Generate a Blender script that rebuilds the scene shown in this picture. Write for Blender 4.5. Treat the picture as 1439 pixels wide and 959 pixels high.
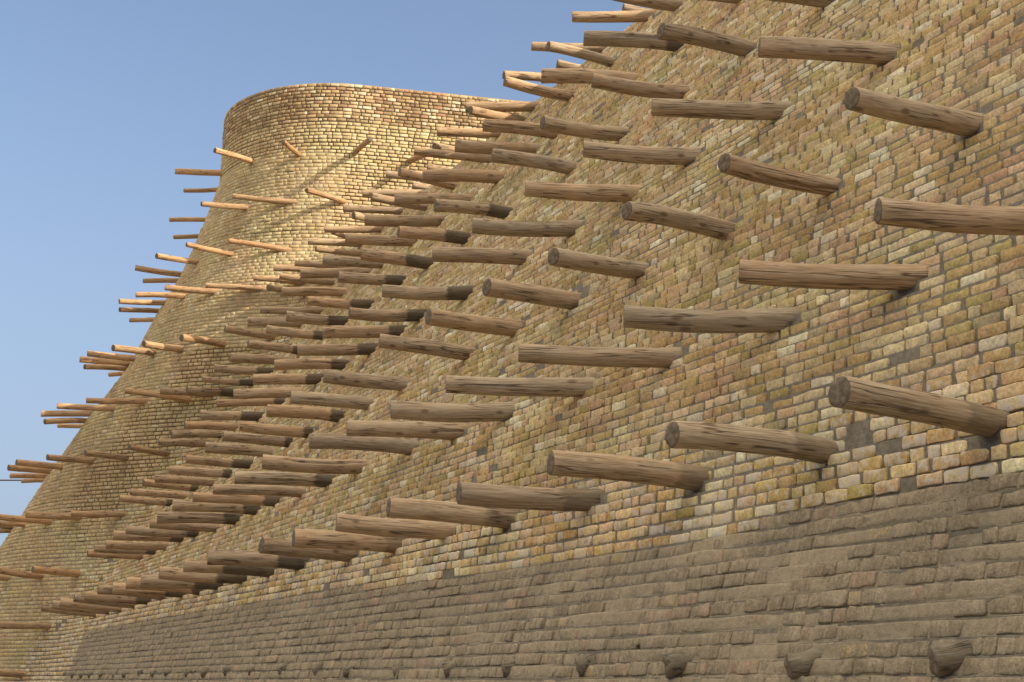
import bpy, math, random
import numpy as np
from mathutils import Vector, Matrix, Quaternion

# ------------------------------------------------------------------ clear
for o in list(bpy.data.objects):
    bpy.data.objects.remove(o)
scene = bpy.context.scene
COL = scene.collection
rng = np.random.default_rng(11)
random.seed(5)

# ------------------------------------------------------------------ camera (eye at the world origin, ground 1.6 m below)
cam_d = bpy.data.cameras.new('camera')
cam = bpy.data.objects.new('camera', cam_d)
COL.objects.link(cam)
cam_d.sensor_width = 36.0
cam_d.lens = 36.0 * 2000.0 / 1439.0
cam_d.clip_start = 0.1
cam_d.clip_end = 5000.0
cam.location = (0, 0, 0)
cam.rotation_euler = (math.radians(90) + math.atan(478.5 / 2000.0), 0, 0)
scene.camera = cam

# ------------------------------------------------------------------ sky, sun, exposure
SUN_DIR = Vector((1.85, -0.88, 0.97)).normalized()       # towards the sun
world = bpy.data.worlds.new('World')
scene.world = world
world.use_nodes = True
wn = world.node_tree
sky = wn.nodes.new('ShaderNodeTexSky')
sky.sky_type = 'NISHITA'
sky.sun_disc = False
sky.sun_elevation = math.asin(SUN_DIR.z)
sky.sun_rotation = math.atan2(SUN_DIR.x, SUN_DIR.y)
sky.altitude = 200.0
sky.air_density = 1.0
sky.dust_density = 3.0
sky.ozone_density = 1.0
bg = wn.nodes['Background']
bg.inputs[1].default_value = 0.09
# bright cloud added high overhead, out of view, to fill the shade with warm light
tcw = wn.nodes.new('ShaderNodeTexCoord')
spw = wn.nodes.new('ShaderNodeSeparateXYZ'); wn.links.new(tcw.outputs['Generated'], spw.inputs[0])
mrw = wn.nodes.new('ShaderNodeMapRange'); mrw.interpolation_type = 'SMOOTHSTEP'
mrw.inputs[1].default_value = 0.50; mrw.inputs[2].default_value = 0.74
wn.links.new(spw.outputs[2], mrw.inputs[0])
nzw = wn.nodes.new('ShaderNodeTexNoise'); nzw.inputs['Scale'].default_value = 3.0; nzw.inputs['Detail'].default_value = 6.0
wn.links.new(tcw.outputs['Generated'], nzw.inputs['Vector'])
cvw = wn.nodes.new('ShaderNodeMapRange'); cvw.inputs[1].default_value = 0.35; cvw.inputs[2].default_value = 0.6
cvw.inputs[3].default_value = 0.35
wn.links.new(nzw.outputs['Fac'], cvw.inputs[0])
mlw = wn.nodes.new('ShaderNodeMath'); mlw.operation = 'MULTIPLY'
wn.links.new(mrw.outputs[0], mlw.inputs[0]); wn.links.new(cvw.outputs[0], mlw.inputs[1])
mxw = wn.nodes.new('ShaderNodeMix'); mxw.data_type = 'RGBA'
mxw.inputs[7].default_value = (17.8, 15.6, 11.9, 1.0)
# pale lavender haze towards the horizon
hzw = wn.nodes.new('ShaderNodeMapRange'); hzw.interpolation_type = 'SMOOTHSTEP'
hzw.inputs[1].default_value = 0.0; hzw.inputs[2].default_value = 0.48
hzw.inputs[3].default_value = 0.85; hzw.inputs[4].default_value = 0.15
wn.links.new(spw.outputs[2], hzw.inputs[0])
hmw = wn.nodes.new('ShaderNodeMix'); hmw.data_type = 'RGBA'
hmw.inputs[7].default_value = (2.0, 2.45, 3.2, 1.0)
wn.links.new(hzw.outputs[0], hmw.inputs[0]); wn.links.new(sky.outputs[0], hmw.inputs[6])
tnw = wn.nodes.new('ShaderNodeMix'); tnw.data_type = 'RGBA'; tnw.blend_type = 'MULTIPLY'; tnw.inputs[0].default_value = 1.0
tnw.inputs[7].default_value = (0.98, 1.0, 1.05, 1.0)
wn.links.new(hmw.outputs[2], tnw.inputs[6])
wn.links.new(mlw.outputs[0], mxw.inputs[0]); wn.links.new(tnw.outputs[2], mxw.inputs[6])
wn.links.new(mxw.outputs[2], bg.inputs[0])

sd = bpy.data.lights.new('sun', 'SUN')
sd.energy = 3.0
sd.angle = math.radians(0.6)
sd.color = (1.0, 0.87, 0.68)
sun = bpy.data.objects.new('sun', sd)
COL.objects.link(sun)
sun.rotation_euler = SUN_DIR.to_track_quat('Z', 'Y').to_euler()
sun.location = (20, -10, 25)

scene.view_settings.view_transform = 'Standard'
scene.view_settings.look = 'None'
scene.view_settings.exposure = 1.1
scene.view_settings.gamma = 1.0
scene.view_settings.use_curve_mapping = False
# ------------------------------------------------------------------ helpers
def tag(o, label=None, cat=None, group=None, kind=None):
    if label: o['label'] = label
    if cat: o['category'] = cat
    if group: o['group'] = group
    if kind: o['kind'] = kind
    return o

def mesh_obj(name, verts, faces, mat, parent=None, smooth=False):
    """faces: list of (array n x k) blocks or plain list"""
    me = bpy.data.meshes.new(name)
    verts = np.asarray(verts, dtype=np.float32)
    if isinstance(faces, list) and faces and isinstance(faces[0], np.ndarray):
        loops = np.concatenate([f.ravel() for f in faces]).astype(np.int32)
        tot = np.concatenate([np.full(len(f), f.shape[1], dtype=np.int32) for f in faces])
    else:
        loops = np.array([i for f in faces for i in f], dtype=np.int32)
        tot = np.array([len(f) for f in faces], dtype=np.int32)
    start = np.concatenate([[0], np.cumsum(tot)[:-1]]).astype(np.int32)
    me.vertices.add(len(verts)); me.vertices.foreach_set('co', verts.ravel())
    me.loops.add(len(loops)); me.loops.foreach_set('vertex_index', loops)
    me.polygons.add(len(tot)); me.polygons.foreach_set('loop_start', start); me.polygons.foreach_set('loop_total', tot)
    if smooth:
        me.polygons.foreach_set('use_smooth', np.ones(len(tot), dtype=bool))
    me.update(calc_edges=True)
    me.validate()
    if mat: me.materials.append(mat)
    o = bpy.data.objects.new(name, me)
    COL.objects.link(o)
    if parent: o.parent = parent
    return o

def empty(name, loc=(0, 0, 0)):
    o = bpy.data.objects.new(name, None)
    COL.objects.link(o)
    o.location = loc
    o.empty_display_size = 0.3
    return o

# ------------------------------------------------------------------ materials
class NT:
    def __init__(self, name):
        self.m = bpy.data.materials.new(name)
        self.m.use_nodes = True
        self.t = self.m.node_tree
        self.bsdf = self.t.nodes['Principled BSDF']
    def n(self, kind, **kw):
        nd = self.t.nodes.new(kind)
        for k, v in kw.items(): setattr(nd, k, v)
        return nd
    def l(self, a, b): self.t.links.new(a, b)
    def noise(self, vec, scale, detail=4, rough=0.55):
        nd = self.n('ShaderNodeTexNoise'); nd.inputs['Scale'].default_value = scale
        nd.inputs['Detail'].default_value = detail; nd.inputs['Roughness'].default_value = rough
        if vec is not None: self.l(vec, nd.inputs['Vector'])
        return nd.outputs['Fac']
    def ramp(self, fac, stops):
        nd = self.n('ShaderNodeValToRGB'); e = nd.color_ramp.elements
        while len(e) < len(stops): e.new(0.5)
        for i, (p, c) in enumerate(stops):
            e[i].position = p; e[i].color = (*c, 1) if len(c) == 3 else c
        self.l(fac, nd.inputs[0]); return nd.outputs[0]
    def mix(self, fac, a, b, mode='MIX'):
        nd = self.n('ShaderNodeMix', data_type='RGBA', blend_type=mode)
        for s, v in ((nd.inputs[0], fac), (nd.inputs[6], a), (nd.inputs[7], b)):
            if isinstance(v, (int, float)): s.default_value = v
            elif isinstance(v, tuple): s.default_value = (*v, 1)
            else: self.l(v, s)
        return nd.outputs[2]
    def math(self, op, a, b=0.0, clamp=False, c=None):
        nd = self.n('ShaderNodeMath', operation=op); nd.use_clamp = clamp
        if c is not None: nd.inputs[2].default_value = c
        for s, v in ((nd.inputs[0], a), (nd.inputs[1], b)):
            if isinstance(v, (int, float)): s.default_value = v
            else: self.l(v, s)
        return nd.outputs[0]
    def maprange(self, v, a, b, c=0.0, d=1.0):
        nd = self.n('ShaderNodeMapRange'); nd.inputs[1].default_value = a; nd.inputs[2].default_value = b
        nd.inputs[3].default_value = c; nd.inputs[4].default_value = d
        self.l(v, nd.inputs[0]); return nd.outputs[0]
    def bump(self, h, strength, dist):
        nd = self.n('ShaderNodeBump'); nd.inputs['Strength'].default_value = strength
        nd.inputs['Distance'].default_value = dist
        self.l(h, nd.inputs['Height']); self.l(nd.outputs[0], self.bsdf.inputs['Normal'])
    def done(self, col, rough=0.9, spec=0.15):
        if isinstance(col, tuple): self.bsdf.inputs['Base Color'].default_value = (*col, 1)
        else: self.l(col, self.bsdf.inputs['Base Color'])
        self.bsdf.inputs['Roughness'].default_value = rough
        self.bsdf.inputs['Specular IOR Level'].default_value = spec
        return self.m

def brick_mat():
    b = NT('brick'); tc = b.n('ShaderNodeTexCoord').outputs['Object']
    at = b.n('ShaderNodeAttribute'); at.attribute_name = 'Col'
    col = at.outputs['Color']
    n1 = b.noise(tc, 45, 5, 0.65); n2 = b.noise(tc, 14, 3); n3 = b.noise(tc, 0.45, 5, 0.6); n4 = b.noise(tc, 150, 3, 0.7)
    col = b.mix(1.0, col, b.ramp(n1, [(0.28, (0.62, 0.6, 0.58)), (0.62, (1.12, 1.12, 1.12))]), 'MULTIPLY')
    col = b.mix(1.0, col, b.ramp(n2, [(0.3, (0.82, 0.80, 0.78)), (0.68, (1.14, 1.12, 1.08))]), 'MULTIPLY')
    col = b.mix(1.0, col, b.ramp(n3, [(0.3, (0.74, 0.73, 0.70)), (0.5, (1.0, 0.99, 0.96)), (0.7, (1.12, 1.12, 1.15))]), 'MULTIPLY')
    col = b.mix(1.0, col, b.ramp(b.noise(tc, 0.9, 3, 0.5), [(0.35, (1.06, 0.98, 0.97)), (0.65, (0.97, 1.02, 0.95))]), 'MULTIPLY')
    # white salt bloom, strongest where the brick carries it (alpha of Col)
    thr = b.math('SUBTRACT', 1.0, at.outputs['Alpha'])
    salt = b.math('MULTIPLY', b.math('SUBTRACT', b.noise(tc, 17, 4, 0.7), b.math('MULTIPLY_ADD', thr, 0.34, c=0.36), True), 6.0, True)
    col = b.mix(b.math('MULTIPLY', salt, 0.8), col, (0.56, 0.50, 0.42))
    # mortar crumbs and dirt
    dirt = b.math('MULTIPLY', b.math('SUBTRACT', b.noise(tc, 30, 6, 0.75), 0.6, True), 6.0, True)
    col = b.mix(b.math('MULTIPLY', dirt, 0.7), col, (0.17, 0.135, 0.095))
    h = b.math('ADD', b.math('MULTIPLY', n1, 0.7), b.math('MULTIPLY', n4, 0.35))
    b.bump(h, 0.9, 0.008)
    return b.done(col, 0.93, 0.1)

def mortar_mat(name, a, c, bump=0.01):
    b = NT(name); tc = b.n('ShaderNodeTexCoord').outputs['Object']
    n1 = b.noise(tc, 22, 6, 0.7); n2 = b.noise(tc, 1.1, 3); n3 = b.noise(tc, 90, 4, 0.7)
    col = b.ramp(n1, [(0.3, a), (0.7, c)])
    col = b.mix(1.0, col, b.ramp(n2, [(0.3, (0.8, 0.8, 0.8)), (0.7, (1.12, 1.1, 1.08))]), 'MULTIPLY')
    b.bump(b.math('ADD', n1, b.math('MULTIPLY', n3, 0.4)), 1.0, bump)
    return b.done(col, 0.95, 0.08)

def base_mat():
    """old mud-smeared brick: Col attribute half hidden under dried clay"""
    b = NT('clay_smeared_brick'); tc = b.n('ShaderNodeTexCoord').outputs['Object']
    at = b.n('ShaderNodeAttribute'); at.attribute_name = 'Col'
    n1 = b.noise(tc, 38, 6, 0.7); n2 = b.noise(tc, 5, 5, 0.65); n3 = b.noise(tc, 130, 4, 0.7)
    clay = b.ramp(n2, [(0.3, (0.26, 0.21, 0.137)), (0.55, (0.355, 0.29, 0.195)), (0.75, (0.43, 0.36, 0.25))])
    col = b.mix(b.maprange(n1, 0.36, 0.56, 0.25, 1.0), at.outputs['Color'], clay)
    col = b.mix(1.0, col, b.ramp(b.noise(tc, 70, 5, 0.7), [(0.3, (0.72, 0.72, 0.72)), (0.62, (1.12, 1.12, 1.12))]), 'MULTIPLY')
    st = b.n('ShaderNodeMapping'); st.inputs['Scale'].default_value = (1, 1, 0.18); b.l(tc, st.inputs['Vector'])
    col = b.mix(1.0, col, b.ramp(b.noise(st.outputs[0], 26, 4, 0.6), [(0.35, (0.80, 0.79, 0.78)), (0.62, (1.07, 1.06, 1.05))]), 'MULTIPLY')
    b.bump(b.math('ADD', b.math('MULTIPLY', n1, 0.8), b.math('MULTIPLY', n3, 0.35)), 1.0, 0.014)
    return b.done(col, 0.95, 0.06)

def wood_mat(name='weathered_wood', stub=False):
    b = NT(name); tc = b.n('ShaderNodeTexCoord').outputs['Object']
    oi = b.n('ShaderNodeObjectInfo').outputs['Random']
    off = b.n('ShaderNodeVectorMath', operation='ADD'); b.l(tc, off.inputs[0])
    cmb = b.n('ShaderNodeCombineXYZ'); b.l(b.math('MULTIPLY', oi, 37.0), cmb.inputs[2]); b.l(b.math('MULTIPLY', oi, 11.0), cmb.inputs[0])
    b.l(cmb.outputs[0], off.inputs[1]); v = off.outputs[0]
    def mapped(s):
        mp = b.n('ShaderNodeMapping'); mp.inputs['Scale'].default_value = s; b.l(v, mp.inputs['Vector']); return mp.outputs[0]
    grain = b.noise(mapped((1, 1, 0.055)), 95, 5, 0.6)
    broad = b.noise(mapped((1, 1, 0.3)), 11, 5, 0.6)
    fresh_c = b.ramp(grain, [(0.25, (0.25, 0.13, 0.062)), (0.5, (0.44, 0.265, 0.135)), (0.75, (0.58, 0.40, 0.235))])
    old_c = b.ramp(grain, [(0.25, (0.175, 0.128, 0.080)), (0.5, (0.325, 0.260, 0.178)), (0.75, (0.44, 0.375, 0.28))])
    fr = b.n('ShaderNodeAttribute', attribute_type='OBJECT'); fr.attribute_name = 'fresh'
    col = b.mix(b.math('ADD', fr.outputs['Fac'], b.math('MULTIPLY', b.math('SUBTRACT', broad, 0.5), 1.1), True), old_c, fresh_c)
    col = b.mix(1.0, col, b.ramp(b.math('FRACT', b.math('MULTIPLY', oi, 7.3)), [(0.0, (0.84, 0.83, 0.83)), (0.5, (1.0, 0.97, 0.93)), (1.0, (1.12, 1.09, 1.05))]), 'MULTIPLY')
    # knots
    vo = b.n('ShaderNodeTexVoronoi'); vo.inputs['Scale'].default_value = 9.0; b.l(mapped((1, 1, 0.45)), vo.inputs['Vector'])
    knot = b.maprange(vo.outputs['Distance'], 0.10, 0.22, 1.0, 0.0)
    col = b.mix(b.math('MULTIPLY', knot, 0.65), col, (0.085, 0.045, 0.025))
    # hairline drying checks along the grain
    ck = b.noise(mapped((1, 1, 0.03)), 34, 2, 0.4)
    line = b.maprange(b.math('ABSOLUTE', b.math('SUBTRACT', ck, 0.5)), 0.0, 0.030, 1.0, 0.0)
    gate = b.maprange(b.noise(mapped((1, 1, 0.5)), 5, 2), 0.46, 0.52)
    line = b.math('MULTIPLY', line, gate, True)
    col = b.mix(b.math('MULTIPLY', line, 0.85), col, (0.035, 0.022, 0.014))
    # darker root end (object property: length in metres from the wall)
    stn = b.n('ShaderNodeAttribute', attribute_type='OBJECT'); stn.attribute_name = 'dark_root'
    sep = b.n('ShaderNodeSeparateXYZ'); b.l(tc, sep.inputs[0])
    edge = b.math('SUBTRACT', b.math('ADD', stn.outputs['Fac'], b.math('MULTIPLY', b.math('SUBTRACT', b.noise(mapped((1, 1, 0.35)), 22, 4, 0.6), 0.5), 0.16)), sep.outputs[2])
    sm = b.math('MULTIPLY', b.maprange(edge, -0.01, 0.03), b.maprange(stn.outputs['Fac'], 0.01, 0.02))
    sw = b.n('ShaderNodeAttribute', attribute_type='OBJECT'); sw.attribute_name = 'dark_root_amount'
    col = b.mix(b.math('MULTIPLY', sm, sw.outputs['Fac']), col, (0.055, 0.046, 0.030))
    h = b.math('SUBTRACT', grain, b.math('MULTIPLY', line, 1.2))
    if stub: col = b.mix(1.0, col, (0.58, 0.62, 0.64), 'MULTIPLY')
    b.bump(b.math('ADD', h, b.math('MULTIPLY', b.noise(v, 30, 3), 0.3)), 0.8, 0.006)
    return b.done(col, 0.8, 0.2)

def end_mat():
    b = NT('log_end_grain'); tc = b.n('ShaderNodeTexCoord').outputs['Object']
    mp = b.n('ShaderNodeMapping'); mp.inputs['Scale'].default_value = (1, 1, 0); b.l(tc, mp.inputs['Vector'])
    w = b.n('ShaderNodeTexWave', wave_type='RINGS', rings_direction='Z'); w.inputs['Scale'].default_value = 26.0
    w.inputs['Distortion'].default_value = 2.0; w.inputs['Detail'].default_value = 3.0
    b.l(mp.outputs[0], w.inputs['Vector'])
    col = b.ramp(w.outputs['Fac'], [(0.1, (0.145, 0.113, 0.078)), (0.8, (0.185, 0.147, 0.102))])
    n = b.noise(tc, 30, 4)
    col = b.mix(1.0, col, b.ramp(n, [(0.3, (0.55, 0.55, 0.55)), (0.7, (1.25, 1.22, 1.2))]), 'MULTIPLY')
    b.bump(n, 0.6, 0.006)
    return b.done(col, 0.9, 0.1)

M_BRICK = brick_mat()
M_MORTAR = mortar_mat('lime_mortar', (0.10, 0.084, 0.062), (0.205, 0.178, 0.138))
M_MORTARB = mortar_mat('old_mortar', (0.22, 0.175, 0.108), (0.34, 0.275, 0.18), 0.002)
M_BASE = base_mat()
M_CLAY = mortar_mat('dried_clay', (0.28, 0.225, 0.147), (0.40, 0.33, 0.225), 0.016)
M_WOOD = wood_mat()
M_END = end_mat()
M_STUB = wood_mat('grey_rotten_wood', True)

# ------------------------------------------------------------------ wall surface: battered curtain + leaning round bastion, blended in the valley
NX, NY = -0.8960, -0.4440
ZT = np.array([-2.0, 1.31, 2.54, 3.73, 4.93, 6.13, 7.3, 8.6, 9.7, 10.9, 12.1, 14.5])
CX=np.array([-10.1,-8.9,-8.2,-7.6,-6.9,-6.2,-5.5,-5.05,-4.8,-4.55,-4.4,-4.38])
CY=np.array([40.0,38.4,37.8,37.2,36.4,35.6,34.9,34.8,34.95,34.75,34.5,34.45])
CR=np.array([6.8,5.8,5.4,5.08,4.78,4.42,4.03,3.85,3.58,3.32,3.02,2.98])
TOP_C, TOP_B = 10.22, 13.84

def prof(z, y):
    zk = 9.85 - .035 * np.clip(y - 18, 0, 14)
    e = np.maximum(0, z - zk)
    return 4.72 + 0.60 * z + 3.0 * e * e + 30 * np.maximum(0, e - .5) ** 2

def sdf(x, y, z, curtain=True, k=1.1):
    cx = np.interp(z, ZT, CX); cy = np.interp(z, ZT, CY); r = np.interp(z, ZT, CR)
    t = np.clip(((x - cx) * 12.0 + (y - cy) * 3.05) / (144 + 9.3), 0, 1)
    dc = np.hypot(x - cx - t * 12.0, y - cy - t * 3.05) - r
    dp = NX * x + NY * y + prof(z, y)
    h = np.maximum(k - np.abs(dp - dc), 0) / k
    s = np.minimum(dp, dc) - h * h * k * .25
    if curtain is True: return s, dp - dc
    return np.where(curtain, s, dc), np.where(curtain, dp - dc, 1.0)

def grad(x, y, z, cur):
    e = 1e-3
    gx = (sdf(x + e, y, z, cur)[0] - sdf(x - e, y, z, cur)[0]) / (2 * e)
    gy = (sdf(x, y + e, z, cur)[0] - sdf(x, y - e, z, cur)[0]) / (2 * e)
    return gx, gy

def trace(zs, step=0.06, s0=-3.0):
    """contours of the wall at heights zs -> P[step, level, 2], which[step, level], valid"""
    zs = np.asarray(zs, float)
    cur = zs < TOP_C + 1e-6
    D = prof(zs, 0.0)
    x = -NX * D + NY * s0; y = -NY * D - NX * s0
    cx = np.interp(zs, ZT, CX); cy = np.interp(zs, ZT, CY); r = np.interp(zs, ZT, CR)
    x = np.where(cur, x, cx + 12.0 + r * 0.246); y = np.where(cur, y, cy + 3.05 - r * 0.969)
    P, W, V = [], [], []
    done = np.zeros(len(zs), bool)
    for i in range(1500):
        for _ in range(2):
            s, w = sdf(x, y, zs, cur)
            gx, gy = grad(x, y, zs, cur)
            g2 = gx * gx + gy * gy + 1e-9
            x = x - s * gx / g2; y = y - s * gy / g2
        P.append(np.stack([x, y], 1)); W.append(w > 0); V.append(~done)
        done = done | ((x < cx) & (y > cy + 0.6 * r) & (w > 0))
        g = np.sqrt(g2)
        x, y = np.where(done, x, x + step * gy / g), np.where(done, y, y - step * gx / g)
        if done.all(): break
    return np.array(P), np.array(W), np.array(V)

PITCH = 0.088
LEAN = 0.04
NC = int((TOP_B + 1.7) / PITCH)
ZC = TOP_B - PITCH * (np.arange(NC)[::-1] + 1)          # bottom height of every course
P, W, V = trace(ZC + PITCH / 2)

wall = empty('curtain_wall', (-3.0, 12.0, -1.6))
bast = empty('bastion', (-9.5, 39.5, -1.6))
wall['kind'] = 'thing'; bast['kind'] = 'thing'
tag(wall, 'long battered wall of yellow brick above a grey clay smeared base', 'wall')
tag(bast, 'tall round brick bastion flaring towards its foot at the far end', 'tower')

def child(o, parent):
    o.parent = parent
    o.matrix_parent_inverse = Matrix.Translation(-Vector(parent.location))
    return o

def base_top(y):
    return 0.85 if 8.8 < y < 15 else 0.93

PAL = np.array([(0.46, 0.33, 0.175), (0.50, 0.385, 0.225), (0.55, 0.44, 0.28), (0.43, 0.30, 0.145), (0.48, 0.33, 0.20),
                (0.54, 0.40, 0.265), (0.40, 0.31, 0.14), (0.62, 0.535, 0.40), (0.46, 0.31, 0.20), (0.38, 0.30, 0.19)])
PAL = PAL * (1.08, 1.13, 1.12)
PW = np.array([16, 17, 14, 12, 10, 10, 7, 7, 5, 2.]); PW /= PW.sum()
PALB = np.array([(0.24, 0.19, 0.125), (0.28, 0.22, 0.15), (0.32, 0.26, 0.18), (0.25, 0.18, 0.125), (0.44, 0.25, 0.17), (0.50, 0.36, 0.16), (0.20, 0.155, 0.11)])
PWB = np.array([30, 28, 18, 12, 9, 3, 10.]); PWB /= PWB.sum()
PALT = np.array([(0.48, 0.38, 0.24), (0.34, 0.25, 0.155), (0.40, 0.255, 0.16), (0.62, 0.54, 0.40), (0.30, 0.22, 0.13), (0.46, 0.35, 0.20)])
PWT = np.array([24, 24, 8, 14, 16, 22.]); PWT /= PWT.sum()

class Bricks:
    """collects bricks; build() lays every brick as its own bevelled, slightly crooked block"""
    def __init__(self): self.rows = []
    def add(self, *a): self.rows.append(a)
    def build(self, name, mat, parent, K, bevel, jit, smooth=False):
        if not self.rows: return
        A = np.array([r[:15] for r in self.rows], float)
        n = len(A)
        Pp, T, U = A[:, 0:3], A[:, 3:6], A[:, 6:9]
        L, H, C = A[:, 9], A[:, 10], A[:, 11:15]
        Nn = np.cross(T, U); Nn = -Nn / np.linalg.norm(Nn, axis=1, keepdims=True)
        # outline parameters (a,b in 0..1)
        if K == 4: ab = np.array([(0, 0), (1, 0), (1, 1), (0, 1.)])
        elif K == 8: ab = np.array([(0, 0), (.35, 0), (.7, 0), (1, 0), (1, 1), (.66, 1), (.33, 1), (0, 1.)])
        else: ab = np.array([(0.04, .0), (.3, 0), (.65, 0), (.96, 0), (1, .16), (1, .84), (.96, 1), (.7, 1), (.35, 1), (.04, 1), (0, .84), (0, .16)])
        K = len(ab)
        aa = ab[None, :, 0] * L[:, None]; bb = ab[None, :, 1] * H[:, None]
        aa = aa + rng.normal(0, jit, (n, K)); bb = bb + rng.normal(0, jit * .8, (n, K))
        ca = L[:, None] / 2; cb = H[:, None] / 2
        prot = np.clip(rng.normal(0, jit * 1.1, (n, 1)), -.0045, .02) + np.abs(rng.normal(0, .010, (n, 1))) * (rng.random((n, 1)) < .07)
        tilt = rng.normal(0, .012, (n, 1)); tilt2 = rng.normal(0, .03, (n, 1))
        def ring(f, c):
            a = ca + (aa - ca) * 1.0; b = cb + (bb - cb) * 1.0
            ina = np.sign(ca - aa) * np.minimum(f, np.abs(ca - aa)); inb = np.sign(cb - bb) * np.minimum(f, np.abs(cb - bb))
            a = a + ina; b = b + inb
            cc = c + prot + (a - ca) * tilt + (b - cb) * tilt2
            return Pp[:, None, :] + T[:, None, :] * a[..., None] + U[:, None, :] * b[..., None] + Nn[:, None, :] * cc[..., None]
        bj = bevel * rng.uniform(.6, 1.5, (n, 1))
        R = [ring(0.0, -0.055 + 0 * bj), ring(0.0, -bj), ring(bj * .35, -bj * .35), ring(bj * 1.1, rng.normal(0, jit * .35, (n, K)))]
        if K == 4: R = [R[0], R[1], R[3]]
        cen = Pp + T * ca + U * cb + Nn * (prot + jit * .3)
        nr = len(R)
        V_ = np.concatenate(R + [cen[:, None, :]], axis=1)             # n, nr*K+1, 3
        nv = nr * K + 1
        base = (np.arange(n) * nv)[:, None]
        quads, tris = [], []
        for r in range(nr - 1):
            for i in range(K):
                j = (i + 1) % K
                quads.append(np.concatenate([base + r * K + i, base + r * K + j, base + (r + 1) * K + j, base + (r + 1) * K + i], 1))
        for i in range(K):
            j = (i + 1) % K
            tris.append(np.concatenate([base + (nr - 1) * K + i, base + (nr - 1) * K + j, base + nv - 1], 1))
        # the outline runs along T then U; T x U points inwards, so flip for outward normals
        quads = [q[:, ::-1] for q in quads]; tris = [t[:, ::-1] for t in tris]
        o = mesh_obj(name, V_.reshape(-1, 3), quads + tris, mat, None, smooth)
        at = o.data.color_attributes.new('Col', 'FLOAT_COLOR', 'POINT')
        at.data.foreach_set('color', np.repeat(C, nv, axis=0).astype(np.float32).ravel())
        child(o, parent)
        return o

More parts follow.
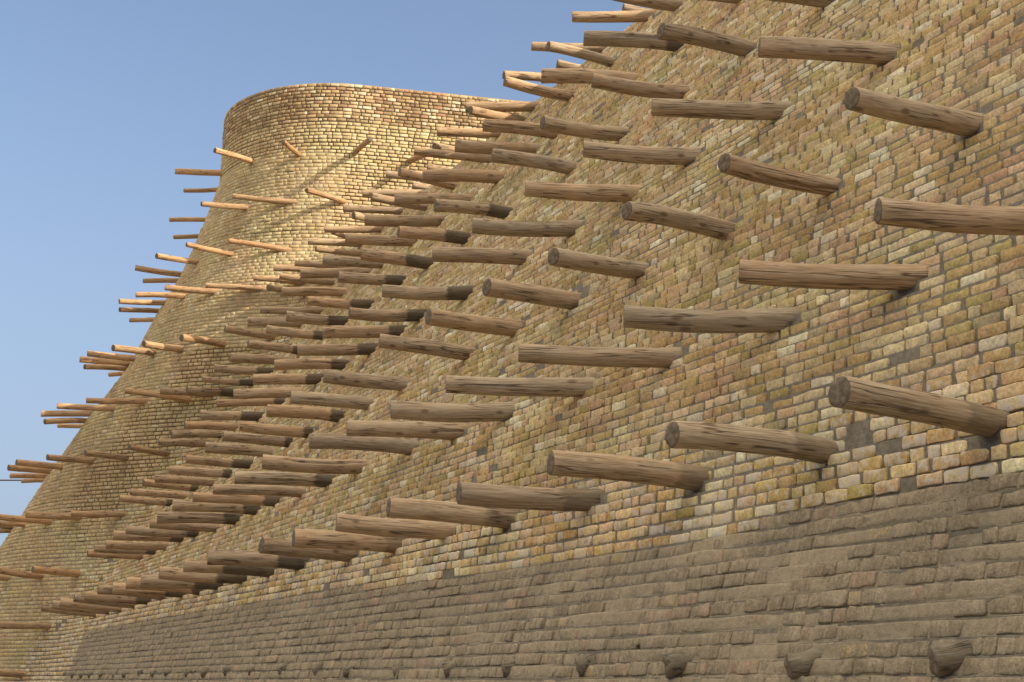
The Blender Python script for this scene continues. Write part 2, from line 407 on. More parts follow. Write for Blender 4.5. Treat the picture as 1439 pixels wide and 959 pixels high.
# (wall, row, number, root x,y,z, tip x,y,z, radius, darkened share)
LOGS = [
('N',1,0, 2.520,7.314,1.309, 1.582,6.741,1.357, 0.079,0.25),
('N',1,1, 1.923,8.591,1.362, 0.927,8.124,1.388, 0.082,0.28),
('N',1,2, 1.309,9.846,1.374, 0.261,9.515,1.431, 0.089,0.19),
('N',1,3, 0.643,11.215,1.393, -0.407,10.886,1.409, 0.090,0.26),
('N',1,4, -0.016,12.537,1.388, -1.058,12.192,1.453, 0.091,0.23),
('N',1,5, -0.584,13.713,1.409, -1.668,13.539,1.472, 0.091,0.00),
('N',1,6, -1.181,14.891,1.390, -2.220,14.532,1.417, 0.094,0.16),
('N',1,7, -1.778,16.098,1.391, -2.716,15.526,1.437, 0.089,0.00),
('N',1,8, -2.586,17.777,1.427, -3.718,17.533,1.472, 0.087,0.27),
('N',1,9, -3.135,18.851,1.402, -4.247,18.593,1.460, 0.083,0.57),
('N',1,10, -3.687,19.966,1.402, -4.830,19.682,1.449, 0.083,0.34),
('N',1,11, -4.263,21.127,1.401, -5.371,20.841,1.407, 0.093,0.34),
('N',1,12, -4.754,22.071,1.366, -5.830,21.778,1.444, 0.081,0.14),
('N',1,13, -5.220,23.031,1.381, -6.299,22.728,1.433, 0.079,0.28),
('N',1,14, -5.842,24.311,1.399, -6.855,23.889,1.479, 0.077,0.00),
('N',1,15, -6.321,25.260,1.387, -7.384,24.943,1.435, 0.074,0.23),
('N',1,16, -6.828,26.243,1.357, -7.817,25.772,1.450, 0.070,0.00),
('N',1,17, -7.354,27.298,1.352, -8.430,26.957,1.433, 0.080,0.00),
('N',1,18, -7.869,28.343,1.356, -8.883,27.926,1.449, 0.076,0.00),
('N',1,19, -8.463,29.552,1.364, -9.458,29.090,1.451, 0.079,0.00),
('N',2,0, 3.154,7.702,2.543, 2.058,7.611,2.572, 0.084,0.00),
('N',2,1, 2.592,8.821,2.532, 1.492,8.980,2.617, 0.086,0.00),
('N',2,2, 1.997,10.068,2.566, 0.825,10.150,2.620, 0.092,0.00),
('N',2,3, 1.331,11.463,2.603, 0.056,11.460,2.642, 0.085,0.00),
('N',2,4, 0.689,12.792,2.628, -0.601,12.728,2.641, 0.091,0.00),
('N',2,5, -0.011,14.275,2.681, -1.228,14.171,2.676, 0.094,0.00),
('N',2,6, -0.564,15.355,2.654, -1.788,15.209,2.668, 0.092,0.00),
('N',2,7, -1.171,16.616,2.681, -2.364,16.436,2.732, 0.091,0.00),
('N',2,8, -1.909,18.101,2.677, -3.157,17.876,2.707, 0.090,0.00),
('N',2,9, -2.445,19.125,2.635, -3.695,18.879,2.639, 0.085,0.18),
('N',2,10, -2.948,20.104,2.608, -4.180,19.844,2.614, 0.070,0.00),
('N',2,11, -3.492,21.207,2.612, -4.703,20.931,2.641, 0.073,0.18),
('N',2,12, -3.937,22.087,2.599, -5.193,21.786,2.618, 0.082,0.19),
('N',2,13, -4.405,22.954,2.541, -5.637,22.649,2.529, 0.085,0.19),
('N',2,14, -4.951,24.021,2.515, -6.028,23.743,2.557, 0.071,0.00),
('N',2,15, -5.547,25.284,2.560, -6.747,24.958,2.576, 0.075,0.17),
('N',2,16, -6.023,26.254,2.567, -7.231,25.916,2.572, 0.077,0.21),
('N',2,17, -6.561,27.273,2.518, -7.648,26.965,2.516, 0.074,0.00),
('N',2,18, -6.976,28.068,2.486, -8.087,27.742,2.506, 0.069,0.16),
('N',2,19, -7.477,29.062,2.474, -8.458,28.564,2.482, 0.066,0.00),
('N',3,0, 3.198,9.245,3.751, 2.232,8.721,3.723, 0.089,0.00),
('N',3,1, 2.533,10.655,3.801, 1.595,10.081,3.788, 0.077,0.00),
('N',3,2, 1.912,11.988,3.859, 0.969,11.420,3.865, 0.087,0.00),
('N',3,3, 1.266,13.337,3.894, 0.387,12.678,3.839, 0.089,0.00),
('N',3,4, 0.674,14.557,3.913, -0.257,13.973,3.906, 0.094,0.00),
('N',3,5, 0.061,15.820,3.932, -0.931,15.345,3.952, 0.095,0.00),
('N',3,6, -0.517,16.940,3.896, -1.611,16.804,4.025, 0.091,0.00),
('N',3,7, -1.421,18.749,3.885, -2.512,18.583,3.972, 0.090,0.00),
('N',3,8, -2.020,19.905,3.846, -3.118,19.721,3.897, 0.090,0.00),
('N',3,9, -2.552,20.990,3.855, -3.639,20.790,3.909, 0.085,0.16),
('N',3,10, -3.187,22.243,3.834, -4.270,22.021,3.901, 0.084,0.11),
('N',3,11, -3.647,23.159,3.826, -4.682,22.790,3.866, 0.081,0.11),
('N',3,12, -4.090,24.012,3.795, -5.173,23.769,3.841, 0.084,0.00),
('N',3,13, -4.611,24.978,3.732, -5.707,24.715,3.793, 0.075,0.31),
('N',3,14, -5.212,26.207,3.743, -6.286,25.941,3.784, 0.072,0.14),
('N',3,15, -5.709,27.167,3.711, -6.781,26.892,3.749, 0.068,0.00),
('N',3,16, -6.302,28.452,3.776, -7.256,27.904,3.812, 0.070,0.17),
('N',3,17, -6.667,29.085,3.699, -7.744,28.789,3.741, 0.066,0.00),
('N',3,18, -7.198,30.122,3.674, -8.204,29.680,3.723, 0.067,0.13),
('N',4,0, 3.199,11.144,5.157, 2.105,11.199,5.255, 0.094,0.00),
('N',4,1, 2.554,12.552,5.236, 1.330,12.646,5.318, 0.091,0.00),
('N',4,2, 1.901,14.021,5.347, 0.750,14.049,5.433, 0.093,0.00),
('N',4,3, 1.365,15.011,5.280, 0.146,15.003,5.335, 0.095,0.00),
('N',4,4, 0.767,16.181,5.253, -0.470,16.138,5.275, 0.093,0.00),
('N',4,5, 0.185,17.338,5.240, -1.009,17.263,5.260, 0.096,0.00),
('N',4,6, -0.580,18.799,5.179, -1.768,18.688,5.174, 0.092,0.27),
('N',4,7, -1.326,20.454,5.290, -2.376,20.133,5.239, 0.088,0.25),
('N',4,8, -1.670,20.989,5.172, -2.859,20.838,5.123, 0.086,0.18),
('N',4,9, -2.180,21.945,5.117, -3.370,21.773,5.066, 0.084,0.24),
('N',4,10, -2.768,23.148,5.130, -3.927,22.959,5.088, 0.082,0.22),
('N',4,11, -3.330,24.278,5.126, -4.475,24.075,5.080, 0.086,0.24),
('N',4,12, -3.864,25.312,5.094, -5.007,25.098,5.025, 0.083,0.00),
('N',4,13, -4.283,26.148,5.086, -5.471,25.910,5.017, 0.079,0.14),
('N',4,14, -4.874,27.235,5.009, -5.996,26.989,4.993, 0.082,0.34),
('N',4,15, -5.650,28.921,5.097, -6.629,28.422,5.050, 0.079,0.00),
('N',4,16, -6.179,30.033,5.130, -7.150,29.524,5.043, 0.082,0.00),
('N',4,17, -6.596,30.741,5.062, -7.609,30.316,5.023, 0.077,0.00),
('N',5,0, 3.222,13.174,6.694, 2.086,13.007,6.755, 0.088,0.00),
('N',5,1, 2.611,14.526,6.782, 1.601,14.090,6.801, 0.096,0.00),
('N',5,2, 2.035,15.646,6.751, 0.946,15.566,6.878, 0.092,0.00),
('N',5,3, 1.407,16.876,6.723, 0.378,16.486,6.722, 0.088,0.00),
('N',5,4, 0.824,17.996,6.682, -0.271,17.921,6.835, 0.090,0.00),
('N',5,5, -0.057,19.693,6.621, -1.099,19.341,6.620, 0.086,0.30),
('N',5,6, -0.686,20.992,6.643, -1.723,20.624,6.639, 0.092,0.36),
('N',5,7, -1.312,22.200,6.601, -2.438,22.041,6.716, 0.092,0.37),
('N',5,8, -1.863,23.373,6.647, -2.927,23.094,6.636, 0.090,0.29),
('N',5,9, -2.505,24.523,6.539, -3.618,24.352,6.559, 0.082,0.34),
('N',5,10, -3.072,25.618,6.503, -4.161,25.424,6.562, 0.092,0.32),
('N',5,11, -3.601,26.660,6.484, -4.701,26.446,6.558, 0.082,0.22),
('N',5,12, -4.206,27.827,6.445, -5.225,27.416,6.494, 0.077,0.20),
('N',5,13, -4.472,28.200,6.324, -5.668,27.953,6.346, 0.086,0.00),
('N',5,14, -5.108,29.590,6.403, -6.277,29.335,6.424, 0.083,0.27),
('N',5,15, -5.640,30.477,6.356, -6.731,30.227,6.387, 0.069,0.29),
('N',5,16, -6.123,30.843,6.207, -7.038,30.236,6.139, 0.085,0.34),
('N',5,17, -6.652,31.110,6.261, -7.773,30.829,6.253, 0.079,0.00),
('N',6,0, 2.824,15.902,8.118, 1.678,15.834,8.178, 0.088,0.00),
('N',6,1, 2.199,17.037,8.024, 0.933,17.058,8.124, 0.096,0.17),
('N',6,2, 1.658,18.083,7.990, 0.404,18.083,8.053, 0.096,0.00),
('N',6,3, 0.699,20.036,8.004, -0.431,19.971,8.103, 0.096,0.00),
('N',6,4, 0.378,20.622,7.958, -0.874,20.552,8.001, 0.093,0.00),
('N',6,5, -0.177,21.625,7.871, -1.430,21.544,7.866, 0.096,0.00),
('N',6,6, -0.698,22.653,7.855, -1.960,22.556,7.821, 0.083,0.00),
('N',6,7, -1.209,23.631,7.815, -2.552,23.495,7.783, 0.092,0.00),
('N',6,8, -1.745,24.629,7.753, -3.002,24.474,7.758, 0.096,0.00),
('N',6,9, -2.427,25.961,7.720, -3.576,25.795,7.741, 0.087,0.00),
('N',6,10, -2.780,26.791,7.807, -4.114,26.601,7.714, 0.090,0.00),
('N',6,11, -3.394,27.863,7.684, -4.645,27.667,7.635, 0.086,0.00),
('N',6,12, -3.958,28.844,7.568, -5.230,28.626,7.511, 0.074,0.00),
('N',6,13, -4.537,30.029,7.591, -5.712,29.812,7.558, 0.092,0.00),
('N',7,0, 2.357,18.371,9.248, 1.255,18.047,9.308, 0.088,0.00),
('N',7,1, 1.508,19.757,9.005, 0.526,19.263,9.049, 0.073,0.00),
('N',7,2, 0.940,20.754,8.895, -0.116,20.480,9.038, 0.083,0.00),
('N',7,3, 0.190,22.921,9.378, -0.697,22.274,9.304, 0.077,0.00),
('N',7,4, -0.476,23.918,9.122, -1.354,23.260,9.042, 0.074,0.00),
('N',7,5, -1.031,24.580,8.782, -2.015,24.096,8.879, 0.077,0.00),
('N',7,6, -1.601,25.683,8.749, -2.635,25.321,8.843, 0.073,0.00),
('N',7,7, -2.301,27.506,9.051, -3.138,26.797,8.965, 0.077,0.00),
('N',7,8, -3.251,29.960,9.448, -3.813,29.021,9.342, 0.066,0.00),
('N',7,9, -3.045,28.534,8.702, -4.046,28.079,8.678, 0.066,0.00),
('N',7,10, -3.362,28.903,8.501, -4.567,28.697,8.549, 0.066,0.00),
('N',7,11, -3.871,29.884,8.466, -5.034,29.663,8.547, 0.066,0.00),
('N',7,12, -4.607,30.706,8.451, -5.306,29.863,8.347, 0.066,0.00),
('N',7,13, -5.272,30.634,7.435, -6.276,30.190,7.508, 0.078,0.00),
('N',8,0, 2.066,19.526,9.667, 0.900,19.579,9.670, 0.080,0.00),
('N',8,1, 1.471,20.849,9.758, 0.310,20.849,9.795, 0.073,0.00),
('N',8,2, 0.890,21.928,9.689, -0.133,21.534,9.603, 0.066,0.00),
('N',8,3, 0.407,22.723,9.557, -0.795,22.692,9.531, 0.079,0.00),
('N',8,4, -0.198,23.970,9.575, -1.344,23.905,9.577, 0.076,0.00),
('N',8,5, -0.338,23.161,8.768, -1.677,23.023,8.867, 0.067,0.00),
('N',8,6, -1.296,25.953,9.403, -2.418,25.823,9.472, 0.066,0.00),
('N',8,7, -1.685,26.740,9.405, -2.954,26.615,9.361, 0.066,0.00),
('N',8,8, -2.253,27.931,9.437, -3.462,27.777,9.447, 0.073,0.00),
('N',8,9, -2.732,28.724,9.310, -3.945,28.574,9.253, 0.066,0.00),
('N',8,10, -3.264,29.811,9.319, -4.439,29.635,9.321, 0.066,0.00),
('N',8,11, -3.965,30.545,8.917, -5.286,30.313,8.923, 0.066,0.00),
('N',8,12, -4.673,30.876,8.747, -5.775,30.656,8.792, 0.066,0.00),
('N',9,0, 2.888,21.022,10.299, 1.767,20.796,10.419, 0.075,0.00),
('N',9,1, 1.900,22.970,10.234, 0.779,22.745,10.354, 0.075,0.00),
('N',9,2, -0.602,27.578,10.058, -1.724,27.352,10.178, 0.075,0.00),
('N',9,3, -0.969,28.604,10.043, -2.090,28.379,10.163, 0.075,0.00),
('F',10,0, -6.217,32.086,12.093, -6.930,31.249,12.050, 0.066,0.00),
('F',10,1, -7.231,33.458,12.300, -8.320,33.202,12.253, 0.079,0.00),
('F',10,2, -7.397,34.810,12.360, -8.491,34.925,12.360, 0.060,0.00),
('F',9,3, -6.267,31.904,10.876, -7.196,31.324,10.764, 0.066,0.00),
('F',9,4, -7.652,34.657,11.480, -8.752,34.666,11.480, 0.060,0.00),
('F',9,5, -5.180,31.487,10.865, -6.455,31.207,10.911, 0.066,0.00),
('F',10,6, -5.005,31.538,12.055, -5.210,30.461,11.961, 0.060,0.00),
('F',10,7, -3.711,31.559,12.090, -3.237,30.567,12.055, 0.065,0.00),
('F',9,8, -3.937,31.487,10.874, -4.666,30.664,10.862, 0.065,0.00),
('F',10,9, -2.426,31.885,12.035, -1.961,30.910,11.824, 0.066,0.00),
('F',9,10, -7.703,35.185,11.240, -8.789,35.357,11.240, 0.060,0.00),
('F',8,11, -6.551,31.829,9.707, -7.463,31.215,9.748, 0.065,0.00),
('F',8,12, -7.529,32.654,9.753, -8.306,31.880,9.677, 0.067,0.00),
('F',8,13, -8.160,33.752,9.762, -9.216,33.436,9.846, 0.070,0.00),
('F',8,14, -8.286,34.883,9.920, -9.386,34.873,9.920, 0.067,0.00),
('F',7,15, -6.799,31.412,8.679, -7.880,31.132,8.702, 0.073,0.00),
('F',7,16, -7.644,32.047,8.734, -8.665,31.642,8.666, 0.066,0.00),
('F',7,17, -8.337,33.050,8.848, -9.284,32.500,8.744, 0.067,0.00),
('F',7,18, -8.600,33.384,8.744, -9.262,32.528,8.545, 0.060,0.00),
('F',7,19, -8.694,35.214,9.000, -9.789,35.320,9.000, 0.060,0.00),
('F',8,20, -5.236,31.386,9.674, -6.463,31.094,9.792, 0.065,0.00),
('F',7,21, -5.728,31.029,8.645, -6.875,30.773,8.646, 0.064,0.00),
('F',6,22, -6.474,30.996,7.342, -7.211,30.181,7.297, 0.080,0.00),
('F',6,23, -7.516,31.419,7.331, -8.111,30.499,7.240, 0.080,0.00),
('F',6,24, -8.253,31.990,7.375, -8.968,31.158,7.298, 0.080,0.00),
('F',6,25, -8.928,32.894,7.445, -9.922,32.423,7.458, 0.080,0.00),
('F',6,26, -9.258,33.441,7.446, -10.309,33.107,7.476, 0.076,0.00),
('F',6,27, -9.304,33.450,7.325, -10.033,32.638,7.187, 0.067,0.00),
('F',6,28, -9.279,35.596,7.680, -10.361,35.796,7.680, 0.066,0.00),
('F',5,29, -7.284,31.311,6.155, -8.573,30.928,6.273, 0.071,0.00),
('F',5,30, -8.345,31.743,6.196, -9.561,31.384,6.137, 0.072,0.00),
('F',5,31, -9.206,32.365,6.145, -10.401,31.980,6.128, 0.073,0.00),
('F',5,32, -10.131,33.780,6.279, -11.234,33.421,6.212, 0.076,0.00),
('F',5,33, -10.313,33.880,6.128, -11.003,33.042,5.953, 0.067,0.00),
('F',5,34, -10.440,35.638,6.320, -11.540,35.677,6.320, 0.060,0.00),
('F',4,35, -9.675,32.509,4.944, -10.443,31.723,4.904, 0.072,0.00),
('F',4,36, -10.633,33.421,4.942, -11.484,32.724,4.942, 0.074,0.00),
('F',4,37, -11.187,34.340,4.974, -11.947,33.546,4.937, 0.076,0.00),
('F',4,38, -11.552,35.789,5.040, -12.645,35.665,5.040, 0.068,0.00),
('F',4,39, -11.576,36.575,5.040, -12.675,36.633,5.040, 0.060,0.00),
('F',4,40, -8.751,31.993,4.932, -9.413,31.114,4.906, 0.071,0.00),
('F',4,41, -7.725,31.603,4.962, -8.331,30.685,4.975, 0.070,0.00),
('F',3,42, -8.798,32.164,3.688, -9.855,31.842,3.651, 0.072,0.00),
('F',3,43, -9.932,32.684,3.683, -11.032,32.308,3.689, 0.080,0.00),
('F',3,44, -10.759,33.197,3.625, -11.906,32.773,3.693, 0.074,0.00),
('F',3,45, -11.623,34.047,3.641, -12.669,33.650,3.674, 0.060,0.00),
('F',3,46, -12.307,35.265,3.728, -13.376,34.856,3.719, 0.060,0.00),
('F',3,47, -12.390,35.298,3.630, -13.296,34.676,3.579, 0.060,0.00),
('F',2,48, -9.803,32.511,2.362, -10.583,31.737,2.415, 0.079,0.00),
('F',2,49, -10.808,33.037,2.352, -11.565,32.243,2.437, 0.072,0.00),
('F',2,50, -11.804,33.698,2.354, -12.509,32.855,2.403, 0.065,0.00),
('F',1,51, -10.378,32.541,1.219, -11.643,32.081,1.240, 0.080,0.00),
('F',0,52, -10.866,32.495,0.149, -11.823,31.958,0.227, 0.078,0.00),
]
ROOTS = [t[3:6] for t in LOGS if t[0] == 'N' and t[4] < 18]

near, mid, far_c, base_b, bast_b, bast_t = Bricks(), Bricks(), Bricks(), Bricks(), Bricks(), Bricks()
rr = random.Random(3)
for c in range(NC):
    z = ZC[c]; Pc = P[:, c, :]; Wc = W[:, c]; ok = V[:, c]
    idx = np.nonzero(ok)[0]
    Pc = Pc[idx]; Wc = Wc[idx]
    seg = np.hypot(*np.diff(Pc, axis=0).T)
    arc = np.concatenate([[0], np.cumsum(seg)])
    dl = 0.004
    s = rr.uniform(0, .2)
    end = arc[-1] - .3
    prev = 0
    while s < end:
        hdr = rr.random() < (.42 if prev != 1 else .25)
        prev = 1 if hdr else 0
        gl = rr.uniform(.010, .022) if rr.random() < .52 else rr.uniform(.022, .042)
        if Wc[min(len(Wc) - 1, np.searchsorted(arc, s))]: gl = min(gl, .02)
        if z < base_top(6.0): gl = gl * .6
        # bastion masonry keeps the same brick, both lengths
        L = (rr.gauss(.098, .008) if hdr else rr.gauss(.198, .012))
        e = s + L
        x0 = np.interp(s, arc, Pc[:, 0]); y0 = np.interp(s, arc, Pc[:, 1])
        x1 = np.interp(e, arc, Pc[:, 0]); y1 = np.interp(e, arc, Pc[:, 1])
        isb = Wc[min(len(Wc) - 1, np.searchsorted(arc, s))]
        zz = z + PITCH / 2
        s += L + gl
        if y0 < 2.0: continue
        gz = (sdf(x0, y0, zz + .03, zz < TOP_C)[0] - sdf(x0, y0, zz - .03, zz < TOP_C)[0]) / .06
        tx, ty = x1 - x0, y1 - y0; tl = math.hypot(tx, ty)
        if tl < .02: continue
        tx /= tl; ty /= tl
        nx, ny = -ty, tx                          # outward (left of travel)
        gz = float(np.clip(gz, 0, 1.6))
        isbase = (not isb) and z < base_top(y0) and y0 < 27.8 + 1.65 * z
        lean = gz * (.45 if isbase else LEAN)              # courses step back; their faces stand nearly upright
        ul = math.sqrt(1 + lean * lean)
        U = (-nx * lean / ul, -ny * lean / ul, 1 / ul)
        wv = 0 if isb else max(0.0, min(1.0, (17 - y0) / 4))
        wob = wv * (.007 * math.sin(.9 * y0 + .06 * c) + .004 * math.sin(2.1 * y0 + .11 * c + 1)) + .004 * math.sin(x0 * 1.7 + c) + .003 * math.sin(y0 * 2.9 + 2 * c)
        jh = (.020 if isb else .018) if not isbase else .013
        H = (PITCH - jh + rr.gauss(0, .002)) * ul
        hh = (jh / 2 - PITCH / 2 + wob) * ul
        ox, oy, oz = x0 + U[0] * hh, y0 + U[1] * hh, zz + U[2] * hh
        if isbase:
            col = PALB[rng.choice(len(PALB), p=PWB)] * rr.uniform(.85, 1.15)
            if rr.random() < (.04 if y0 < 12 else .01): continue            # brick lost or buried in clay
            pr = rr.uniform(-.006, .005) * (1 if y0 < 12 else .5)
            base_b.add(ox + nx * pr, oy + ny * pr, oz, tx, ty, 0, *U, tl + .004, H, *col, 0)
        elif isb:
            if c == NC - 1 and rr.random() < .09: continue      # lost from the rim
            if z > 12.82:
                col = PALT[rng.choice(len(PALT), p=PWT)] * rr.uniform(.85, 1.12)
                bast_t.add(ox, oy, oz, tx, ty, 0, *U, tl, H, *col, 0)
            else:
                col = PAL[rng.choice(len(PAL), p=PW)] * rr.uniform(.82, 1.02)
                col = (col * .5 + np.array((.53, .445, .27)) * .5) * rr.choice((1, 1, 1, 1, .84, 1.1))
                bast_b.add(ox, oy, oz, tx, ty, 0, *U, tl, H, *col, .1)
        else:
            col = PAL[rng.choice(len(PAL), p=PW)] * rr.uniform(.86, 1.14)
            if rr.random() < .012: continue
            if y0 < 18 and rr.random() < .6 and any((x0 + x1 - 2 * q[0]) ** 2 / 4 + (y0 + y1 - 2 * q[1]) ** 2 / 4 + (zz - q[2] - .02) ** 2 < .0185 for q in ROOTS): continue   # brick broken out round a log
            h_ = max(0, min(1, (1.9 - z) / .6))
            salt = .30 + .70 * h_ * rr.uniform(.2, 1)
            if h_ > .3: col = col * (1 + .04 * h_, 1.0, 1 - .12 * h_)
            (near if y0 < 15 else (mid if y0 < 24 else far_c)).add(ox, oy, oz, tx, ty, 0, *U, tl, H, *col, salt)

near.build('near_brickwork', M_BRICK, wall, 12, .0042, .0031)
mid.build('middle_brickwork', M_BRICK, wall, 8, .0045, .0030)
far_c.build('far_brickwork', M_BRICK, wall, 4, .006, .0025)
base_b.build('clay_smeared_base', M_BASE, wall, 12, .0065, .0042, False)
bast_b.build('brickwork', M_BRICK, bast, 4, .007, .0020)
tb = bast_t.build('parapet_brickwork', M_BRICK, bast, 4, .008, .003)
tb['label'] = 'darker reddish parapet courses round the rim'

# ---- mortar bodies behind the bricks
def fbm(x, y, z):
    v = 0
    for a, f, p in ((1, 1.3, .3), (.6, 3.1, 1.7), (.45, 7.7, 4.1), (.3, 17.3, 2.2), (.2, 39.1, 5.5)):
        v = v + a * np.sin(f * x + p + 1.7 * np.sin(f * .7 * y + p * 2)) * np.sin(f * .9 * y + 2.1 * p + 1.3 * np.sin(f * .8 * z)) * np.cos(f * z * 1.1 + p)
    return v

def stepped_bed(want_b, nseg, inset, name, mat, parent, top=None, rough=.0015, base=False):
    """mortar body behind the bricks: upright strip per course, small ledge to the next"""
    rows = []
    for c in range(NC):
        idx = np.nonzero(V[:, c])[0]
        p = P[idx, c]; w = W[idx, c]
        first = np.argmax(w) if w.any() else len(w) - 1
        z = ZC[c]
        if not want_b and z + PITCH > TOP_C: continue
        p = p[max(0, first - 1):] if want_b else p[:first + 1]
        if base:
            if z > 1.0: continue
            p = p[(p[:, 1] >= 4.5) & (p[:, 1] <= 27.8 + 1.65 * z)]
        if len(p) < 3: continue
        a = np.concatenate([[0], np.cumsum(np.hypot(*np.diff(p, axis=0).T))])
        q = np.linspace(0, a[-1], nseg)
        x = np.interp(q, a, p[:, 0]); y = np.interp(q, a, p[:, 1])
        tx = np.gradient(x); ty = np.gradient(y); l = np.hypot(tx, ty) + 1e-9
        nx, ny = -ty / l, tx / l
        if base:
            top_ok = z < np.vectorize(base_top)(y)
            for f in (.0, .12, .3, .5, .7, .86, .97):
                zz = z + PITCH * f
                joint = max(0, 1 - min(f, 1 - f) / .14)
                lv = (.5 - f) * PITCH * .27
                fr_ = np.clip((y - 9) / 6, 0, 1)
                d = lv - inset - .004 * fr_ + (1 - .6 * fr_) * (rough * fbm(x, y, zz) + .006 * np.sin(2.3 * x + 1.1 * c) * np.sin(3.1 * y + 2 * c)) - joint * np.maximum(.009 * fr_, .005 + .012 * np.sin(1.9 * y + 3 * c) * np.sin(.83 * y + 1.7 * c))
                d = np.where(top_ok, d, d - .02)
                wav = .004 * np.sin(x * 5.1 + c) + .003 * np.sin(y * 9.3 + 2 * c)
                rows.append(np.stack([x + nx * d, y + ny * d, zz + wav], 1))
        else:
            for f in (0.0, 1.0):
                zz = z + PITCH * f
                d = -inset + (.5 - f) * PITCH * .6 * LEAN + rough * fbm(x, y, zz)
                rows.append(np.stack([x + nx * d, y + ny * d, np.full(nseg, zz + .0005 * f)], 1))
    R = np.array(rows); m = len(R)
    V_ = R.reshape(-1, 3)
    i, j = np.meshgrid(np.arange(m - 1), np.arange(nseg - 1), indexing='ij')
    a = (i * nseg + j).ravel()
    F = [np.stack([a, a + nseg, a + nseg + 1, a + 1], 1)]
    if top:
        n0 = len(V_)
        last = R[-1]
        b0 = (m - 1) * nseg
        if top == 'terrace':
            V_ = np.concatenate([V_, last + np.array([0.896 * 9, 0.444 * 9, 0.05])])
            k = np.arange(nseg - 1)
            F.append(np.stack([b0 + k, n0 + k, n0 + k + 1, b0 + k + 1], 1))
        else:
            V_ = np.concatenate([V_, last.mean(0, keepdims=True)]); k = np.arange(nseg)
            F.append(np.stack([b0 + k, np.full(nseg, n0), b0 + (k + 1) % nseg], 1))
    return child(mesh_obj(name, V_, F, mat, None, base), parent)

stepped_bed(False, 420, .014, 'mortar_bed', M_MORTAR, wall, top='terrace')
stepped_bed(True, 260, .0085, 'mortar_bed', M_MORTARB, bast, top='cap', rough=.0005)
stepped_bed(False, 2400, .0042, 'clay_render', M_CLAY, wall, rough=.0038, base=True)

# ------------------------------------------------------------------ ground
g = mesh_obj('ground', [(-1500, -1500, -1.6), (1500, -1500, -1.6), (1500, 1500, -1.6), (-1500, 1500, -1.6)], [(0, 1, 2, 3)],
             mortar_mat('packed_earth', (0.24, 0.2, 0.15), (0.34, 0.29, 0.22)))
tag(g, kind='structure')

# ------------------------------------------------------------------ log beams
def make_log(seed, L=1.1, r=0.08, seg=36, rings=22, root=0.2, stub=False):
    q = random.Random(seed)
    crack = q.uniform(0, 2 * math.pi); cdep = q.uniform(.18, .34) if q.random() < .9 else 0.0
    c0, c1 = sorted((q.uniform(-.2, .6), q.uniform(.5, 1.3)))
    bend = q.uniform(-.022, .022); bend2 = q.uniform(-.022, .022)
    ph = [q.uniform(0, 6.28) for _ in range(6)]
    am = [q.uniform(.008, .034) for _ in range(6)]
    tap = q.uniform(-.13, .05)
    V_, F = [], []
    zs = [-root + (L + root) * i / (rings - 1) for i in range(rings)]
    zs = zs[:-1] + [L - .006, L]
    angs = [2 * math.pi * k / seg for k in range(seg)]
    for zi, z in enumerate(zs):
        t = z / L
        rr_ = r * (1 + tap * t)
        if z == zs[-1]: rr_ *= .955
        wander = crack + .18 * math.sin(3 * z + ph[0])
        for a in angs:
            k = 1 + am[0] * math.sin(2 * a + ph[1]) + am[1] * math.sin(3 * a + ph[2] + 2 * z) + am[2] * math.sin(5 * a + 4 * z + ph[3]) \
                + am[3] * .7 * math.sin(9 * z + ph[4] + a)
            if cdep and c0 < t < c1:
                d = abs((a - wander + math.pi) % (2 * math.pi) - math.pi)
                if d < 2 * math.pi / seg * .6: k -= cdep * min(1, 4 * (t - c0), 4 * (c1 - t))
            e = 0
            if stub and z > L * .55: e = .008 * math.sin(2 * a + ph[1]) + .005 * math.sin(5 * a + ph[2])
            V_.append((rr_ * k * math.cos(a) + bend * math.sin(math.pi * t), rr_ * k * math.sin(a) + bend2 * math.sin(math.pi * t), z + e))
    nr = len(zs)
    for i in range(nr - 1):
        for k in range(seg):
            k2 = (k + 1) % seg
            F.append((i * seg + k, i * seg + k2, (i + 1) * seg + k2, (i + 1) * seg + k))
    F.append(tuple(range(seg))[::-1])
    # cut end: a slice of its own, dished a little, with a check
    lastv = V_[-seg:]
    E, EF = [], []
    cx_ = sum(v[0] for v in lastv) / seg; cy_ = sum(v[1] for v in lastv) / seg
    for f, dz in ((1.0, -.012), (.998, .0005), (.62, .0025), (.28, .001)):
        for k, v in enumerate(lastv):
            jj = .0016 * math.sin(5 * angs[k] + ph[5]) * f
            E.append((cx_ + (v[0] - cx_) * f * 1.0, cy_ + (v[1] - cy_) * f * 1.0, v[2] + dz + jj))
    E.append((cx_, cy_, lastv[0][2] + .001))
    for i in range(3):
        for k in range(seg):
            k2 = (k + 1) % seg
            EF.append((i * seg + k, i * seg + k2, (i + 1) * seg + k2, (i + 1) * seg + k))
    for k in range(seg):
        EF.append((3 * seg + k, 3 * seg + (k + 1) % seg, 4 * seg))
    return V_, F, E, EF

def log_proto(seed, name='wooden_log', wood=None, **kw):
    V_, F, E, EF = make_log(seed, **kw)
    o = mesh_obj(name, V_, F, wood or M_WOOD, None, True)
    e = mesh_obj('cut_end', E, EF, M_END, o, False)
    return o, e

ORD = ['first', 'second', 'third', 'fourth', 'fifth', 'sixth', 'seventh', 'eighth', 'ninth', 'tenth', 'eleventh', 'twelfth', 'thirteenth',
       'fourteenth', 'fifteenth', 'sixteenth', 'seventeenth', 'eighteenth', 'nineteenth', 'twentieth', 'twenty-first', 'twenty-second', 'twenty-third', 'twenty-fourth']
protos = [log_proto(100 + i) for i in range(10)]
used = [False] * 10

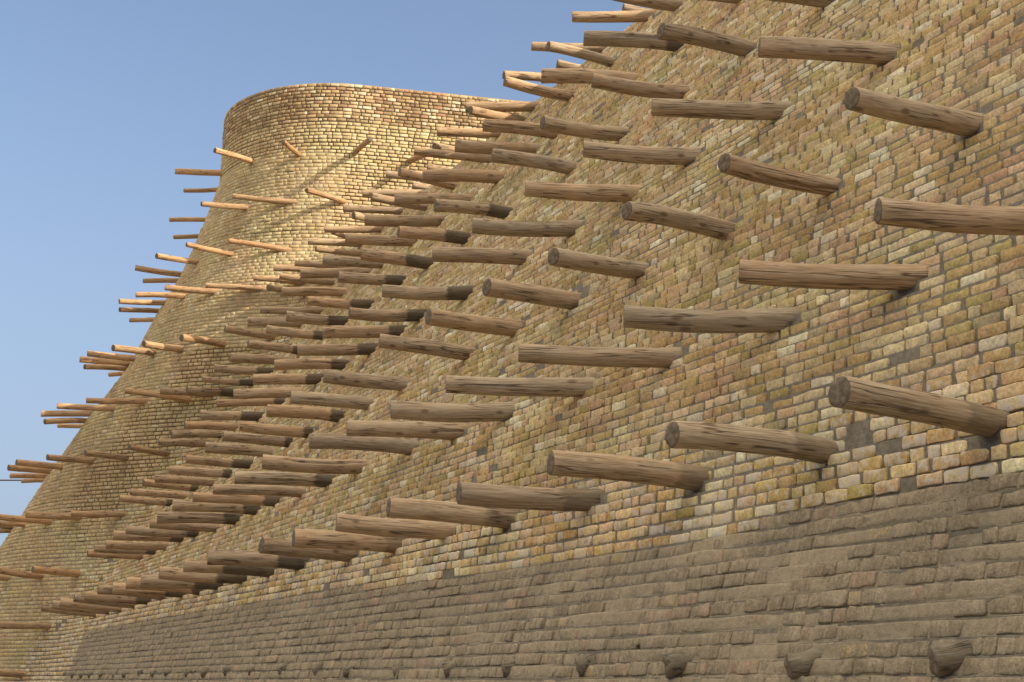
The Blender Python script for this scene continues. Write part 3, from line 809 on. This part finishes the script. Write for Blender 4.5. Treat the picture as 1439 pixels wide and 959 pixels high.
def place(k, B, T, rad, dark_root, fresh, name='wooden_log', protos_=None, L0=1.1):
    pr = protos_ or protos
    us = used if pr is protos else stub_used
    if not us[k]:
        o, e = pr[k]; us[k] = True
    else:
        o0, e0 = pr[k]
        o = o0.copy(); COL.objects.link(o)
        e = e0.copy(); COL.objects.link(e); e.parent = o
    B = Vector(B); T = Vector(T); d = T - B; L = d.length
    q = d.to_track_quat('Z', 'Y')
    roll = Quaternion((0, 0, 1), random.uniform(0, 6.28))
    o.rotation_mode = 'QUATERNION'
    o.rotation_quaternion = q @ roll
    o.location = B
    o.scale = (rad / .08, rad / .08, L / L0)
    o['dark_root'] = float(dark_root); o['fresh'] = float(fresh); o['dark_root_amount'] = .42 if (B.y < 17 and B.z < 2) else .8
    return o

rowsF = {}
for t in LOGS:
    if t[0] == 'F': rowsF.setdefault(t[1], []).append(t)
posF = {}
for k, L_ in rowsF.items():
    L_.sort(key=lambda t: t[3] / t[4])
    for i, t in enumerate(L_): posF[t[2]] = (k, i, len(L_))
nrowsF = sorted(rowsF, reverse=True)
ROWN = {1: 'lowest', 2: 'second', 3: 'third', 4: 'fourth', 5: 'fifth', 6: 'sixth', 7: 'seventh', 8: 'eighth', 9: 'topmost'}
for n, t in enumerate(LOGS):
    w, row, i = t[0], t[1], t[2]
    B, T, rad, stf = t[3:6], t[6:9], t[9], t[10]
    k = random.randrange(10)
    if w == 'N':
        far = B[1] > 20
        rad = rad * (1.0 + .10 * min(1, max(0, (B[1] - 12) / 10)))
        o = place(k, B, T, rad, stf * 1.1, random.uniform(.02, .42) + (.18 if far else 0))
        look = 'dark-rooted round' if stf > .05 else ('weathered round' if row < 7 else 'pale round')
        rt = 'in the %s row' % ROWN[row] + ('' if row in (1, 9) else ' up')
        tag(o, '%s log, %s from right %s, long battered wall' % (look, ORD[i], rt), 'log beam',
            'log beams jutting from the long battered wall')
    else:
        o = place(k, B, T, rad, 0, random.uniform(.6, .95))
        kk, pi, cnt = posF[i]
        tag(o, 'tan beam %s from the left in row %s down on the round bastion' % (ORD[pi], ORD[nrowsF.index(kk)]), 'log beam',
            'log beams jutting from the round bastion')

# ------------------------------------------------------------------ broken stubs in the grey base
STUBS = [
(2.00,6.73,0.11),(1.52,7.70,0.10),(0.99,8.77,0.11),(0.47,9.83,0.11),(-0.05,10.87,0.10),(-0.53,11.84,0.10),(-1.03,12.84,0.10),(-1.56,13.92,0.11),(-1.99,14.81,0.13),(-2.51,15.87,0.13),(-3.03,16.92,0.13),(-3.48,17.82,0.13),(-3.92,18.72,0.12),(-4.33,19.54,0.12),(-4.83,20.54,0.13),(-5.24,21.37,0.12),(-5.65,22.20,0.13),(-6.11,23.11,0.12),(-6.51,23.93,0.12),(-6.96,24.83,0.12),(-7.45,25.83,0.12),(-7.79,26.53,0.13),(-8.19,27.33,0.13),(-8.61,28.19,0.13),
]
stub_protos = [log_proto(300 + i, 'log_stub', M_STUB, L=.2, root=.15, stub=True, rings=8) for i in range(5)]
stub_used = [False] * 5
for n, (x, y, z) in enumerate(STUBS):
    B = Vector((x, y, z)); nrm = Vector((NX, NY, 0)).normalized()
    nrm.rotate(Quaternion((0, 0, 1), math.radians(-26)))
    Ls = (.10, .10, .10, .06)[n] if n < 4 else random.uniform(.03, .08)
    B = B - Vector((-.444, .896, 0)) * .06
    T = B + nrm * Ls + Vector((0, 0, -.02 if n < 3 else random.uniform(-.03, .0)))
    o = place(n % 5, B - nrm * .02, T, .068 if n < 4 else random.uniform(.045, .065), 0, 0, protos_=stub_protos, L0=.2)
    look = 'round broken grey' if n < 3 else 'crumbled short grey'
    tag(o, '%s log stub in the clay smeared base, %s from the right' % (look, ORD[n]), 'log stub', 'broken log stubs in the grey base')

# ------------------------------------------------------------------ cable behind the bastion
def tube(pts, r, seg=8):
    V_, F = [], []
    for i, p in enumerate(pts):
        p = Vector(p); d = (Vector(pts[min(i + 1, len(pts) - 1)]) - Vector(pts[max(i - 1, 0)])).normalized()
        a = d.cross(Vector((0, 0, 1))).normalized(); b = a.cross(d)
        rad = r[i] if isinstance(r, list) else r
        for k in range(seg):
            th = 2 * math.pi * k / seg
            V_.append(p + (a * math.cos(th) + b * math.sin(th)) * rad)
    for i in range(len(pts) - 1):
        for k in range(seg):
            k2 = (k + 1) % seg
            F.append((i * seg + k, i * seg + k2, (i + 1) * seg + k2, (i + 1) * seg + k))
    F.append(tuple(range(seg))[::-1]); F.append(tuple((len(pts) - 1) * seg + k for k in range(seg)))
    return [tuple(v) for v in V_], F
m = NT('cable_rubber'); M_CABLE = m.done((0.05, 0.05, 0.055), 0.5, 0.3)
pts = [(-60 + 5 * i, 48.0, 6.62 - .002 * (i - 6) ** 2 * -1) for i in range(11)]
v, f = tube(pts, .025)
cab = mesh_obj('cable', v, f, M_CABLE, None, True)
tag(cab, 'thin dark cable strung across the sky behind the bastion', 'cable')
cp = [(-18.6 + .12 * i, 48.0, 6.6) for i in range(9)]
v, f = tube(cp, [.03, .06, .07, .07, .06, .07, .07, .05, .03])
j = mesh_obj('cable_joint', v, f, M_CABLE, cab, True)
